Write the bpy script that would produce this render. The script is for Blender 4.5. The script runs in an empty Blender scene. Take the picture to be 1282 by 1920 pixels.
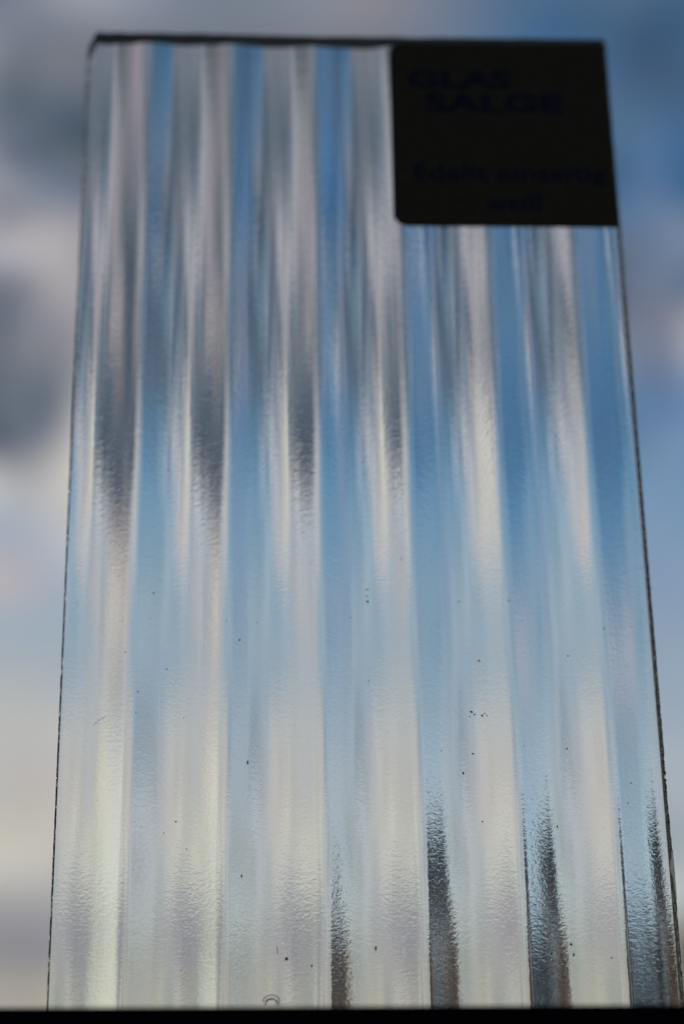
import bpy, bmesh, math, random
import numpy as np
from mathutils import Matrix, Vector

# ------------------------------------------------------------------ camera, sky, sun, exposure
SC = bpy.context.scene
COL = SC.collection
Z0 = 1.30                                   # height of the glass plane's reference line above the ground (m)
CAMP = Vector((-0.01842741, -0.37447752, -0.1132121 + Z0))
cr = Vector((0.99930784, -0.03416936, -0.01470665))
cu = Vector((-0.00321131, -0.47310382, 0.88100083))
cf = Vector((0.03706101, 0.88034381, 0.47288609))
cam = bpy.data.cameras.new('camera')
cam_ob = bpy.data.objects.new('camera', cam)
COL.objects.link(cam_ob)
m = Matrix.Identity(4)
for i in range(3):
    m[i][0], m[i][1], m[i][2], m[i][3] = cr[i], cu[i], -cf[i], CAMP[i]
cam_ob.matrix_world = m
cam.sensor_fit = 'VERTICAL'
cam.sensor_height = 22.3
cam.lens = 4600 / 1920 * 22.3
cam.clip_start = 0.01
cam.clip_end = 5000
cam.dof.use_dof = True
cam.dof.focus_distance = 0.398
cam.dof.aperture_fstop = 5.8
SC.camera = cam_ob

SC.view_settings.view_transform = 'Standard'
SC.view_settings.look = 'None'
SC.view_settings.exposure = 0
SC.view_settings.gamma = 1

SUN_EL, SUN_AZ = math.radians(38), math.radians(-75)

world = bpy.data.worlds.new('World')
SC.world = world
world.use_nodes = True
wt = world.node_tree
bg = wt.nodes['Background']
bg.inputs[1].default_value = 0.1


class NT:
    """Small helper that strings shader nodes together."""
    def __init__(self, tree):
        self.t = tree

    def sock(self, inp, v):
        if isinstance(v, bpy.types.NodeSocket):
            self.t.links.new(v, inp)
        elif isinstance(v, bpy.types.Node):
            self.t.links.new(v.outputs[0], inp)
        else:
            inp.default_value = v

    def math(self, op, a, b=0.0, c=0.0, clamp=False):
        n = self.t.nodes.new('ShaderNodeMath')
        n.operation = op
        n.use_clamp = clamp
        for k, v in enumerate((a, b, c)):
            self.sock(n.inputs[k], v)
        return n.outputs[0]

    def vmath(self, op, a, b=None):
        n = self.t.nodes.new('ShaderNodeVectorMath')
        n.operation = op
        self.sock(n.inputs[0], a)
        if b is not None:
            self.sock(n.inputs[1], b)
        return n.outputs[0]

    def mix(self, f, a, b, blend='MIX'):
        n = self.t.nodes.new('ShaderNodeMix')
        n.data_type = 'RGBA'
        n.blend_type = blend
        self.sock(n.inputs[0], f)
        self.sock(n.inputs[6], a)
        self.sock(n.inputs[7], b)
        return n.outputs[2]

    def maprange(self, v, a, b, c=0.0, d=1.0, kind='LINEAR'):
        n = self.t.nodes.new('ShaderNodeMapRange')
        n.interpolation_type = kind
        self.sock(n.inputs[0], v)
        for k, x in enumerate((a, b, c, d)):
            n.inputs[k + 1].default_value = x
        return n.outputs[0]

    def noise(self, vec, scale, detail=2.0, rough=0.5, dist=0.0):
        n = self.t.nodes.new('ShaderNodeTexNoise')
        self.sock(n.inputs['Vector'], vec)
        n.inputs['Scale'].default_value = scale
        n.inputs['Detail'].default_value = detail
        n.inputs['Roughness'].default_value = rough
        n.inputs['Distortion'].default_value = dist
        return n

    def sepxyz(self, v):
        n = self.t.nodes.new('ShaderNodeSeparateXYZ')
        self.sock(n.inputs[0], v)
        return n.outputs

    def comb(self, x, y, z):
        n = self.t.nodes.new('ShaderNodeCombineXYZ')
        for k, v in enumerate((x, y, z)):
            self.sock(n.inputs[k], v)
        return n.outputs[0]

    def ramp(self, f, stops, interp='LINEAR'):
        n = self.t.nodes.new('ShaderNodeValToRGB')
        self.sock(n.inputs[0], f)
        r = n.color_ramp
        r.interpolation = interp
        while len(r.elements) < len(stops):
            r.elements.new(0.5)
        for e, (p, c) in zip(r.elements, stops):
            e.position = p
        for e, (p, c) in zip(r.elements, stops):
            e.color = (*c, 1)
        return n.outputs[0]


def s2l(v):
    return v / 12.92 if v < 0.04045 else ((v + 0.055) / 1.055) ** 2.4


# Cloud layer over the blue sky: one row per elevation (degrees, bottom to top), colours of the cloud
# and haze from azimuth AZ_A to AZ_B (degrees, 0 = straight out through the glass, + = to the right).
AZ_A, AZ_B = -18.0, 22.3
CLOUD_EL = [17.27, 17.87, 18.48, 19.21, 20.06, 20.98, 21.90, 23.13, 24.37, 25.42, 26.48, 27.29, 28.10, 28.84, 29.59, 30.40, 31.21, 31.95, 32.70, 33.50, 34.30, 34.92, 35.53, 36.14, 36.87, 37.60, 38.33, 39.05, 39.83]
CLOUDS = [
    [236, 231, 212,  234, 229, 209,  232, 226, 205,  230, 224, 201,  227, 222, 197,  226, 220, 192,  223, 217, 187,  218, 212, 184,  211, 207, 179,  199, 196, 173,  175, 175, 155,  155, 153, 135,  165, 157, 140,  178, 167, 149,  171, 159, 137,  195, 186, 165,  193, 185, 165,  185, 179, 160,  167, 162, 144,  161, 156, 139,  171, 165, 145,  188, 180, 156,  193, 185, 159,  182, 172, 144,  186, 175, 151,  185, 176, 154,  180, 173, 154,  177, 168, 151,  176, 168, 151,  163, 158, 142,  179, 178, 164,  183, 184, 173,  181, 183, 175,  178, 181, 176,  174, 178, 177,  170, 177, 178,  166, 176, 179,  164, 175, 182,  163, 175, 184,  161, 176, 185,  160, 177, 187,  158, 176, 189,  157, 177, 191,  155, 178, 193,  154, 179, 195],
    [238, 233, 213,  235, 229, 209,  231, 226, 204,  227, 221, 200,  223, 216, 195,  217, 211, 187,  209, 204, 181,  202, 196, 174,  191, 187, 165,  179, 175, 157,  168, 163, 148,  156, 151, 140,  147, 141, 133,  141, 133, 128,  139, 131, 127,  154, 146, 141,  169, 161, 154,  176, 169, 163,  181, 173, 166,  183, 175, 168,  182, 175, 165,  179, 172, 163,  175, 167, 157,  168, 160, 151,  166, 159, 151,  170, 164, 154,  171, 166, 155,  163, 160, 149,  153, 150, 136,  142, 141, 127,  140, 140, 127,  148, 148, 138,  155, 156, 150,  162, 165, 161,  166, 170, 170,  168, 174, 177,  168, 176, 181,  166, 177, 184,  163, 178, 185,  162, 177, 188,  160, 177, 188,  159, 178, 190,  157, 178, 191,  156, 178, 193,  154, 179, 194],
    [237, 232, 213,  233, 229, 208,  229, 224, 204,  224, 218, 198,  217, 211, 190,  207, 202, 180,  197, 190, 170,  186, 180, 163,  175, 169, 155,  152, 147, 136,  133, 128, 121,  140, 132, 128,  148, 143, 141,  143, 137, 136,  140, 135, 137,  155, 148, 151,  149, 140, 142,  145, 133, 133,  150, 139, 137,  159, 149, 147,  153, 145, 141,  157, 151, 145,  163, 158, 153,  162, 158, 153,  165, 162, 154,  178, 179, 167,  184, 187, 174,  174, 182, 169,  166, 176, 166,  173, 182, 172,  181, 189, 181,  184, 191, 184,  181, 187, 182,  178, 185, 182,  175, 182, 182,  172, 181, 184,  169, 180, 184,  166, 179, 186,  164, 177, 187,  161, 178, 187,  159, 177, 188,  158, 177, 189,  157, 177, 191,  156, 179, 193,  157, 180, 194],
    [231, 226, 210,  229, 225, 207,  229, 223, 205,  228, 222, 204,  224, 221, 200,  221, 216, 197,  216, 212, 193,  209, 204, 186,  202, 197, 179,  193, 188, 172,  186, 180, 165,  179, 173, 162,  175, 168, 160,  171, 165, 159,  172, 166, 159,  170, 163, 156,  172, 165, 158,  180, 172, 166,  188, 181, 174,  194, 188, 180,  196, 191, 186,  193, 190, 184,  191, 188, 182,  190, 188, 183,  192, 193, 188,  196, 197, 193,  200, 200, 197,  197, 199, 196,  194, 198, 193,  194, 198, 194,  197, 200, 197,  199, 204, 201,  201, 206, 205,  196, 202, 203,  188, 196, 200,  181, 192, 195,  174, 187, 193,  169, 184, 193,  167, 183, 193,  161, 180, 191,  156, 174, 187,  156, 176, 189,  158, 179, 191,  159, 181, 194,  159, 182, 195],
    [222, 217, 203,  225, 220, 204,  228, 224, 207,  230, 227, 209,  233, 230, 212,  236, 233, 214,  235, 233, 213,  227, 226, 204,  210, 207, 183,  211, 205, 181,  221, 213, 191,  229, 221, 200,  225, 218, 197,  215, 208, 190,  212, 206, 191,  197, 192, 179,  203, 201, 189,  211, 206, 193,  216, 209, 197,  218, 212, 198,  213, 207, 197,  194, 190, 181,  178, 178, 169,  183, 186, 181,  193, 194, 191,  194, 193, 194,  183, 181, 183,  151, 150, 150,  165, 166, 162,  168, 173, 166,  160, 166, 162,  156, 164, 163,  173, 180, 182,  175, 185, 188,  172, 184, 189,  169, 183, 189,  169, 186, 195,  177, 195, 206,  192, 211, 221,  191, 209, 220,  175, 193, 205,  169, 187, 198,  166, 184, 196,  161, 181, 193,  157, 177, 190],
    [213, 210, 198,  218, 214, 201,  221, 217, 202,  225, 221, 204,  226, 222, 204,  227, 222, 202,  226, 219, 199,  221, 215, 194,  216, 208, 188,  211, 204, 183,  207, 200, 182,  204, 198, 181,  201, 196, 179,  199, 193, 174,  198, 192, 173,  214, 208, 189,  226, 220, 201,  222, 215, 196,  212, 203, 186,  206, 195, 178,  207, 195, 181,  209, 200, 190,  208, 204, 193,  201, 201, 191,  193, 193, 188,  198, 199, 198,  205, 207, 208,  204, 206, 208,  197, 199, 200,  186, 189, 191,  176, 181, 181,  169, 175, 178,  181, 187, 191,  186, 195, 201,  186, 196, 203,  184, 196, 206,  181, 196, 207,  178, 196, 207,  173, 194, 206,  165, 186, 199,  156, 176, 190,  151, 170, 184,  152, 171, 183,  152, 171, 184,  152, 171, 184],
    [200, 196, 189,  205, 202, 193,  211, 206, 194,  217, 212, 198,  224, 217, 200,  231, 222, 203,  235, 226, 203,  237, 225, 203,  229, 217, 195,  207, 196, 180,  193, 187, 180,  194, 192, 189,  196, 191, 186,  197, 189, 181,  196, 187, 178,  202, 193, 183,  204, 194, 184,  198, 186, 174,  196, 182, 173,  210, 201, 191,  206, 199, 192,  198, 189, 185,  193, 186, 186,  187, 184, 184,  179, 177, 176,  167, 167, 170,  172, 175, 181,  177, 184, 192,  155, 166, 172,  164, 176, 183,  181, 190, 196,  179, 186, 191,  180, 186, 191,  182, 191, 198,  182, 192, 201,  179, 191, 202,  177, 192, 202,  172, 189, 201,  167, 185, 200,  162, 182, 199,  156, 177, 196,  150, 174, 191,  145, 168, 185,  144, 164, 181,  144, 163, 177],
    [191, 187, 180,  192, 188, 182,  193, 190, 184,  196, 192, 184,  197, 194, 186,  201, 198, 187,  206, 201, 186,  209, 204, 189,  203, 197, 184,  197, 191, 182,  198, 194, 188,  197, 194, 189,  197, 195, 187,  196, 194, 185,  195, 193, 183,  207, 204, 196,  199, 197, 189,  205, 200, 193,  206, 198, 190,  204, 198, 190,  207, 202, 195,  204, 202, 198,  192, 193, 193,  178, 183, 187,  182, 188, 194,  170, 179, 186,  153, 165, 171,  142, 155, 164,  146, 160, 170,  173, 184, 192,  173, 184, 195,  162, 174, 186,  162, 175, 189,  167, 181, 194,  165, 181, 194,  161, 179, 192,  156, 176, 190,  155, 174, 190,  153, 173, 188,  152, 169, 185,  146, 165, 180,  140, 159, 174,  140, 157, 172,  144, 160, 174,  149, 163, 178],
    [183, 176, 171,  180, 174, 169,  178, 169, 165,  174, 166, 163,  171, 162, 160,  176, 166, 162,  188, 180, 173,  195, 189, 185,  184, 183, 185,  177, 180, 188,  180, 183, 193,  179, 184, 191,  177, 182, 186,  179, 182, 182,  179, 182, 183,  170, 178, 188,  168, 180, 191,  166, 180, 188,  160, 174, 182,  162, 175, 182,  162, 174, 183,  159, 173, 184,  157, 174, 188,  150, 170, 187,  152, 172, 188,  158, 174, 190,  162, 175, 189,  161, 175, 189,  164, 180, 192,  163, 180, 193,  150, 170, 184,  152, 170, 184,  156, 175, 190,  155, 176, 194,  147, 172, 191,  141, 168, 188,  141, 167, 187,  148, 169, 188,  159, 172, 188,  173, 178, 191,  178, 180, 192,  180, 182, 195,  179, 182, 195,  172, 179, 193,  163, 173, 188],
    [168, 158, 155,  176, 167, 162,  186, 175, 170,  195, 185, 177,  203, 194, 183,  210, 199, 186,  212, 201, 184,  202, 193, 179,  173, 167, 164,  187, 180, 181,  200, 192, 191,  182, 181, 187,  169, 179, 189,  162, 179, 191,  163, 178, 188,  167, 181, 192,  168, 182, 194,  162, 179, 194,  157, 177, 194,  157, 177, 193,  157, 176, 190,  159, 176, 188,  163, 176, 188,  171, 183, 194,  170, 185, 194,  164, 179, 190,  159, 174, 187,  160, 178, 189,  165, 183, 195,  162, 181, 193,  141, 163, 181,  145, 164, 185,  143, 161, 185,  137, 162, 184,  116, 149, 173,  119, 153, 175,  132, 161, 180,  143, 163, 181,  157, 167, 183,  166, 171, 185,  166, 174, 189,  160, 171, 189,  147, 163, 184,  131, 153, 175,  117, 145, 168],
    [155, 145, 141,  167, 154, 148,  179, 164, 154,  190, 174, 161,  201, 186, 170,  214, 198, 183,  218, 204, 190,  203, 195, 189,  174, 177, 182,  167, 171, 182,  194, 190, 190,  209, 196, 188,  205, 189, 181,  199, 184, 179,  171, 178, 188,  172, 182, 194,  175, 185, 195,  169, 181, 192,  152, 172, 186,  144, 169, 184,  147, 170, 185,  158, 178, 192,  169, 188, 200,  166, 184, 198,  156, 176, 190,  152, 173, 188,  148, 170, 186,  148, 171, 187,  155, 177, 192,  156, 178, 197,  145, 167, 189,  133, 157, 184,  138, 161, 186,  149, 172, 194,  141, 166, 189,  141, 167, 189,  142, 168, 189,  138, 166, 187,  129, 157, 181,  116, 149, 176,  111, 149, 178,  116, 153, 182,  115, 153, 182,  112, 149, 180,  108, 146, 179],
    [145, 134, 129,  154, 144, 134,  163, 151, 141,  173, 161, 149,  183, 171, 158,  193, 180, 167,  199, 186, 174,  194, 185, 176,  181, 180, 179,  178, 185, 191,  180, 188, 197,  179, 185, 196,  175, 180, 193,  166, 172, 186,  185, 190, 196,  208, 206, 207,  215, 205, 202,  216, 202, 196,  222, 207, 202,  204, 200, 201,  180, 189, 198,  159, 178, 194,  162, 183, 199,  166, 187, 202,  148, 172, 189,  133, 161, 179,  134, 162, 180,  138, 164, 184,  129, 160, 181,  123, 156, 180,  132, 160, 184,  135, 158, 185,  130, 156, 184,  115, 150, 179,  110, 152, 181,  117, 156, 184,  119, 154, 183,  120, 154, 182,  117, 152, 182,  109, 149, 180,  101, 147, 179,  97, 144, 177,  91, 141, 177,  88, 138, 177,  85, 136, 177],
    [140, 132, 125,  137, 127, 120,  130, 120, 111,  117, 106, 97,  100, 84, 78,  96, 78, 77,  142, 134, 135,  171, 167, 168,  195, 194, 194,  196, 194, 195,  204, 202, 205,  210, 212, 218,  174, 182, 189,  179, 186, 191,  187, 190, 190,  216, 208, 196,  216, 209, 198,  217, 207, 198,  187, 181, 176,  193, 193, 195,  187, 193, 199,  181, 193, 204,  156, 178, 197,  153, 175, 197,  131, 157, 182,  119, 155, 182,  120, 157, 184,  124, 158, 184,  122, 159, 185,  137, 169, 193,  136, 166, 191,  121, 152, 183,  125, 155, 186,  109, 150, 179,  109, 153, 181,  116, 155, 185,  125, 158, 189,  129, 164, 196,  113, 154, 188,  87, 136, 173,  76, 129, 167,  78, 129, 168,  83, 132, 170,  87, 134, 173,  88, 133, 173],
    [124, 118, 111,  118, 112, 107,  108, 103, 99,  92, 91, 89,  66, 68, 73,  10, 20, 41,  10, 10, 10,  63, 64, 70,  130, 130, 131,  100, 97, 97,  127, 121, 118,  211, 205, 200,  241, 235, 230,  175, 169, 162,  210, 203, 194,  227, 217, 199,  209, 200, 185,  181, 182, 183,  181, 182, 192,  206, 203, 205,  170, 173, 180,  124, 149, 169,  123, 161, 187,  159, 184, 204,  153, 174, 193,  148, 171, 192,  138, 168, 193,  112, 152, 184,  121, 160, 191,  124, 162, 194,  114, 156, 188,  117, 150, 181,  121, 148, 180,  110, 150, 184,  102, 152, 186,  106, 154, 187,  110, 153, 188,  96, 144, 183,  73, 129, 173,  61, 120, 165,  63, 117, 160,  67, 116, 156,  69, 115, 153,  69, 112, 150,  72, 113, 151],
    [96, 95, 91,  91, 91, 89,  86, 87, 86,  80, 83, 82,  71, 76, 77,  62, 68, 71,  52, 59, 61,  40, 48, 49,  31, 34, 36,  27, 22, 20,  10, 10, 10,  10, 10, 10,  10, 10, 43,  99, 103, 113,  168, 165, 162,  242, 231, 219,  214, 201, 189,  199, 191, 189,  179, 174, 182,  213, 206, 212,  198, 194, 198,  219, 215, 218,  165, 168, 181,  10, 10, 93,  156, 176, 196,  174, 190, 204,  147, 167, 185,  109, 133, 156,  74, 116, 144,  100, 139, 165,  80, 129, 160,  95, 132, 164,  129, 152, 183,  119, 147, 178,  84, 127, 161,  71, 117, 151,  75, 114, 146,  39, 93, 130,  10, 85, 128,  40, 98, 141,  62, 110, 151,  68, 111, 152,  65, 108, 147,  60, 103, 143,  61, 104, 146],
    [44, 56, 60,  46, 58, 60,  52, 60, 61,  58, 64, 66,  68, 73, 75,  81, 83, 83,  86, 87, 86,  84, 85, 86,  69, 73, 75,  58, 64, 66,  62, 66, 67,  75, 79, 79,  94, 98, 99,  101, 106, 111,  56, 74, 89,  238, 229, 217,  212, 201, 190,  173, 170, 170,  136, 143, 158,  119, 127, 141,  174, 176, 179,  182, 182, 186,  175, 172, 178,  198, 196, 200,  133, 146, 161,  47, 101, 129,  89, 129, 155,  98, 136, 163,  83, 127, 158,  76, 123, 156,  80, 127, 161,  90, 126, 165,  88, 122, 163,  96, 133, 172,  75, 130, 169,  51, 109, 150,  78, 122, 159,  105, 138, 173,  93, 128, 167,  79, 117, 159,  76, 116, 157,  70, 112, 154,  64, 109, 154,  64, 110, 156,  63, 113, 160],
    [10, 10, 13,  10, 10, 10,  10, 10, 10,  44, 41, 42,  110, 100, 95,  131, 120, 115,  76, 78, 82,  10, 39, 59,  36, 64, 78,  71, 85, 94,  73, 85, 96,  76, 85, 95,  90, 94, 100,  110, 114, 119,  100, 103, 109,  188, 180, 179,  185, 172, 168,  188, 176, 167,  196, 188, 182,  116, 125, 137,  111, 127, 144,  104, 122, 140,  94, 108, 122,  10, 58, 80,  113, 126, 141,  98, 106, 121,  65, 66, 81,  93, 93, 103,  69, 77, 92,  85, 92, 106,  100, 114, 136,  120, 136, 160,  85, 99, 127,  176, 187, 206,  127, 153, 181,  102, 123, 153,  101, 123, 150,  86, 119, 150,  62, 109, 146,  28, 96, 139,  35, 98, 144,  49, 104, 150,  56, 110, 157,  63, 115, 163,  72, 119, 164],
    [10, 10, 15,  10, 10, 12,  10, 35, 51,  56, 65, 68,  99, 88, 77,  129, 112, 99,  144, 132, 126,  138, 130, 127,  121, 118, 114,  109, 109, 106,  126, 127, 128,  118, 116, 118,  102, 105, 106,  136, 134, 134,  126, 128, 126,  170, 162, 164,  115, 104, 111,  10, 10, 10,  117, 123, 128,  118, 126, 132,  136, 142, 148,  137, 140, 145,  45, 57, 58,  106, 113, 116,  94, 104, 109,  91, 101, 107,  70, 82, 87,  67, 81, 89,  75, 91, 99,  95, 112, 128,  77, 102, 126,  136, 146, 163,  107, 103, 118,  201, 197, 198,  160, 169, 173,  90, 131, 161,  73, 118, 153,  104, 134, 164,  90, 127, 160,  86, 125, 161,  90, 132, 168,  93, 134, 173,  79, 125, 168,  68, 118, 161,  84, 121, 153],
    [10, 10, 15,  10, 12, 12,  39, 54, 54,  90, 89, 84,  125, 116, 111,  155, 144, 139,  178, 166, 161,  185, 175, 171,  187, 178, 175,  122, 118, 117,  66, 79, 85,  127, 133, 136,  32, 55, 65,  146, 146, 150,  143, 133, 141,  178, 169, 171,  150, 147, 151,  88, 97, 111,  79, 94, 109,  103, 115, 124,  106, 115, 123,  35, 60, 73,  79, 97, 108,  143, 158, 174,  132, 152, 172,  93, 118, 143,  129, 146, 164,  102, 123, 144,  57, 85, 105,  48, 71, 87,  34, 48, 74,  102, 105, 120,  121, 127, 144,  80, 96, 120,  49, 90, 121,  76, 123, 163,  116, 146, 180,  76, 118, 158,  52, 107, 145,  76, 117, 149,  83, 120, 151,  77, 117, 150,  67, 112, 151,  69, 112, 151,  100, 127, 152],
    [10, 15, 17,  10, 10, 10,  10, 24, 29,  63, 61, 59,  108, 101, 98,  140, 128, 125,  152, 137, 134,  123, 105, 109,  112, 104, 106,  96, 97, 102,  104, 109, 117,  129, 129, 136,  117, 123, 131,  124, 121, 122,  199, 193, 187,  166, 153, 154,  183, 173, 175,  116, 110, 116,  81, 79, 85,  129, 129, 138,  81, 86, 104,  77, 84, 103,  99, 108, 122,  124, 135, 148,  130, 144, 156,  125, 138, 150,  105, 120, 136,  80, 102, 123,  95, 113, 131,  82, 103, 120,  10, 13, 67,  101, 111, 127,  110, 128, 149,  104, 122, 144,  85, 116, 145,  109, 136, 164,  112, 132, 159,  119, 136, 161,  88, 122, 152,  100, 132, 158,  88, 124, 155,  67, 112, 152,  69, 111, 153,  84, 119, 162,  99, 129, 168],
    [43, 66, 75,  20, 50, 58,  10, 11, 27,  10, 10, 10,  10, 10, 10,  83, 88, 92,  143, 141, 143,  176, 170, 172,  161, 151, 153,  146, 136, 137,  162, 152, 150,  202, 193, 193,  211, 202, 205,  218, 210, 211,  180, 173, 168,  157, 152, 153,  178, 174, 181,  211, 208, 214,  192, 191, 195,  116, 116, 123,  73, 78, 87,  120, 122, 129,  137, 141, 146,  107, 117, 128,  67, 95, 116,  15, 73, 103,  10, 51, 90,  19, 71, 100,  127, 136, 146,  160, 163, 169,  110, 124, 141,  90, 106, 126,  103, 121, 150,  144, 155, 178,  62, 95, 129,  80, 108, 135,  146, 157, 173,  202, 207, 217,  110, 134, 165,  10, 60, 126,  10, 88, 136,  81, 117, 150,  93, 122, 151,  97, 121, 153,  100, 124, 158],
    [88, 96, 102,  92, 100, 106,  92, 101, 107,  81, 93, 97,  75, 87, 91,  95, 100, 103,  128, 124, 124,  150, 139, 136,  159, 144, 144,  130, 111, 112,  153, 142, 145,  132, 123, 127,  79, 72, 72,  140, 136, 133,  189, 183, 181,  166, 154, 155,  187, 180, 187,  168, 162, 170,  150, 145, 152,  130, 126, 133,  118, 116, 121,  90, 87, 92,  105, 102, 106,  123, 122, 124,  117, 118, 122,  44, 62, 73,  10, 19, 41,  29, 41, 51,  41, 54, 71,  10, 50, 97,  10, 92, 140,  84, 123, 163,  103, 129, 160,  58, 95, 127,  10, 76, 114,  10, 76, 118,  51, 97, 134,  85, 117, 151,  88, 122, 157,  80, 118, 156,  78, 118, 155,  83, 121, 155,  91, 122, 156,  95, 124, 156,  100, 126, 158],
    [106, 108, 115,  106, 108, 114,  104, 106, 111,  99, 99, 103,  96, 94, 95,  110, 105, 104,  135, 128, 123,  159, 148, 145,  180, 168, 167,  181, 169, 170,  194, 186, 188,  179, 174, 178,  174, 175, 181,  146, 153, 166,  75, 96, 124,  87, 95, 119,  147, 148, 160,  155, 152, 158,  160, 157, 161,  162, 160, 164,  148, 147, 152,  119, 119, 122,  108, 108, 110,  111, 113, 114,  109, 110, 114,  79, 86, 91,  81, 85, 89,  100, 100, 101,  107, 108, 111,  73, 91, 110,  10, 75, 110,  10, 66, 110,  85, 115, 152,  41, 93, 143,  10, 78, 135,  10, 75, 133,  10, 88, 139,  50, 106, 150,  72, 117, 158,  83, 122, 160,  88, 124, 160,  91, 125, 161,  93, 125, 159,  96, 127, 159,  99, 127, 159],
    [118, 112, 119,  114, 109, 115,  113, 104, 108,  114, 103, 105,  123, 109, 108,  143, 131, 129,  149, 136, 133,  147, 135, 132,  148, 134, 133,  157, 142, 144,  185, 174, 181,  168, 165, 173,  89, 94, 109,  71, 81, 95,  121, 124, 127,  105, 106, 104,  100, 101, 96,  106, 111, 108,  70, 80, 85,  84, 93, 101,  96, 104, 110,  93, 102, 107,  81, 91, 92,  57, 68, 71,  57, 69, 75,  69, 80, 89,  97, 104, 113,  140, 141, 147,  149, 149, 154,  113, 119, 128,  116, 135, 156,  52, 94, 130,  90, 125, 161,  57, 99, 137,  53, 102, 146,  70, 119, 167,  83, 132, 180,  83, 131, 176,  84, 127, 171,  86, 125, 165,  88, 126, 162,  92, 126, 161,  93, 127, 161,  96, 128, 160,  99, 128, 161],
    [133, 123, 129,  130, 119, 124,  126, 116, 119,  126, 116, 116,  129, 119, 119,  135, 126, 125,  143, 135, 134,  151, 143, 142,  156, 149, 149,  156, 150, 153,  146, 143, 150,  127, 128, 137,  103, 109, 120,  95, 101, 106,  16, 44, 52,  35, 53, 57,  70, 78, 81,  87, 94, 97,  93, 99, 104,  96, 102, 107,  94, 101, 106,  88, 95, 100,  83, 90, 96,  79, 86, 93,  76, 86, 96,  82, 92, 105,  92, 103, 118,  101, 114, 129,  103, 118, 136,  96, 117, 138,  88, 115, 138,  78, 111, 136,  72, 103, 134,  65, 95, 132,  63, 96, 138,  67, 105, 147,  71, 113, 156,  76, 119, 162,  81, 122, 163,  85, 124, 163,  88, 125, 164,  92, 127, 163,  93, 128, 164,  97, 129, 163,  98, 130, 163],
    [154, 138, 145,  146, 133, 137,  138, 126, 128,  127, 117, 118,  117, 110, 111,  116, 112, 111,  128, 125, 124,  149, 145, 144,  170, 166, 167,  183, 179, 181,  163, 161, 164,  120, 123, 129,  59, 74, 85,  86, 96, 104,  84, 96, 106,  87, 96, 104,  93, 98, 103,  97, 102, 106,  100, 106, 110,  102, 106, 113,  102, 105, 113,  100, 103, 109,  95, 98, 102,  82, 87, 93,  60, 72, 86,  49, 70, 94,  67, 90, 115,  78, 105, 132,  83, 113, 142,  84, 114, 145,  79, 109, 142,  70, 99, 132,  61, 87, 118,  55, 82, 107,  58, 88, 118,  64, 98, 133,  71, 108, 144,  76, 114, 154,  81, 118, 158,  84, 122, 161,  88, 125, 163,  92, 127, 163,  94, 128, 165,  96, 130, 166,  99, 131, 166],
    [170, 152, 158,  165, 148, 152,  155, 139, 141,  130, 119, 119,  94, 90, 86,  56, 68, 64,  62, 71, 69,  68, 69, 68,  62, 56, 44,  95, 87, 79,  155, 152, 156,  163, 161, 167,  95, 100, 103,  127, 127, 127,  127, 125, 126,  119, 118, 119,  111, 110, 112,  109, 109, 113,  111, 113, 117,  110, 113, 119,  107, 109, 113,  118, 116, 118,  124, 122, 121,  114, 112, 113,  94, 98, 105,  99, 110, 123,  112, 128, 147,  82, 117, 151,  60, 110, 154,  43, 107, 153,  53, 104, 147,  65, 96, 128,  34, 66, 97,  56, 85, 116,  67, 99, 131,  73, 104, 138,  75, 109, 144,  79, 113, 150,  81, 117, 155,  84, 120, 159,  87, 123, 161,  91, 126, 163,  93, 128, 165,  96, 130, 167,  99, 132, 167],
    [168, 149, 154,  157, 142, 145,  145, 132, 135,  131, 121, 122,  115, 110, 108,  100, 98, 97,  90, 90, 89,  89, 88, 88,  93, 93, 95,  106, 108, 112,  125, 129, 135,  134, 140, 149,  123, 130, 141,  109, 114, 123,  109, 113, 118,  116, 119, 124,  120, 122, 129,  120, 124, 131,  119, 124, 131,  120, 124, 130,  122, 126, 131,  125, 127, 133,  128, 129, 134,  129, 129, 133,  126, 127, 134,  119, 126, 138,  108, 122, 142,  91, 115, 141,  71, 106, 140,  53, 95, 133,  47, 87, 122,  60, 92, 120,  56, 88, 115,  41, 78, 111,  54, 88, 120,  65, 97, 131,  73, 105, 140,  77, 111, 147,  81, 116, 153,  84, 119, 157,  87, 123, 159,  91, 125, 162,  93, 128, 165,  95, 131, 167,  100, 133, 170],
    [164, 148, 152,  154, 139, 143,  144, 131, 135,  132, 123, 124,  121, 114, 114,  110, 107, 107,  102, 102, 102,  99, 100, 100,  98, 101, 104,  102, 105, 110,  107, 111, 119,  114, 115, 126,  123, 125, 135,  146, 148, 154,  165, 166, 173,  160, 162, 170,  146, 150, 161,  132, 138, 150,  123, 130, 141,  122, 128, 137,  126, 132, 141,  131, 136, 147,  138, 141, 150,  144, 140, 142,  141, 137, 139,  128, 131, 142,  113, 124, 140,  97, 114, 135,  79, 107, 137,  69, 102, 136,  70, 100, 132,  81, 108, 137,  83, 109, 137,  74, 102, 133,  70, 100, 131,  69, 100, 133,  72, 104, 138,  75, 109, 144,  79, 114, 150,  83, 118, 155,  86, 122, 158,  91, 125, 162,  93, 128, 165,  96, 131, 168,  99, 133, 170],
]
W = NT(wt)
sky = wt.nodes.new('ShaderNodeTexSky')
sky.sky_type = 'NISHITA'
sky.sun_disc = False
sky.sun_elevation = SUN_EL
sky.sun_rotation = SUN_AZ
sky.air_density = 1.0
sky.dust_density = 1.5
sky.ozone_density = 1.5
tc = wt.nodes.new('ShaderNodeTexCoord')
d = tc.outputs['Generated']
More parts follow.
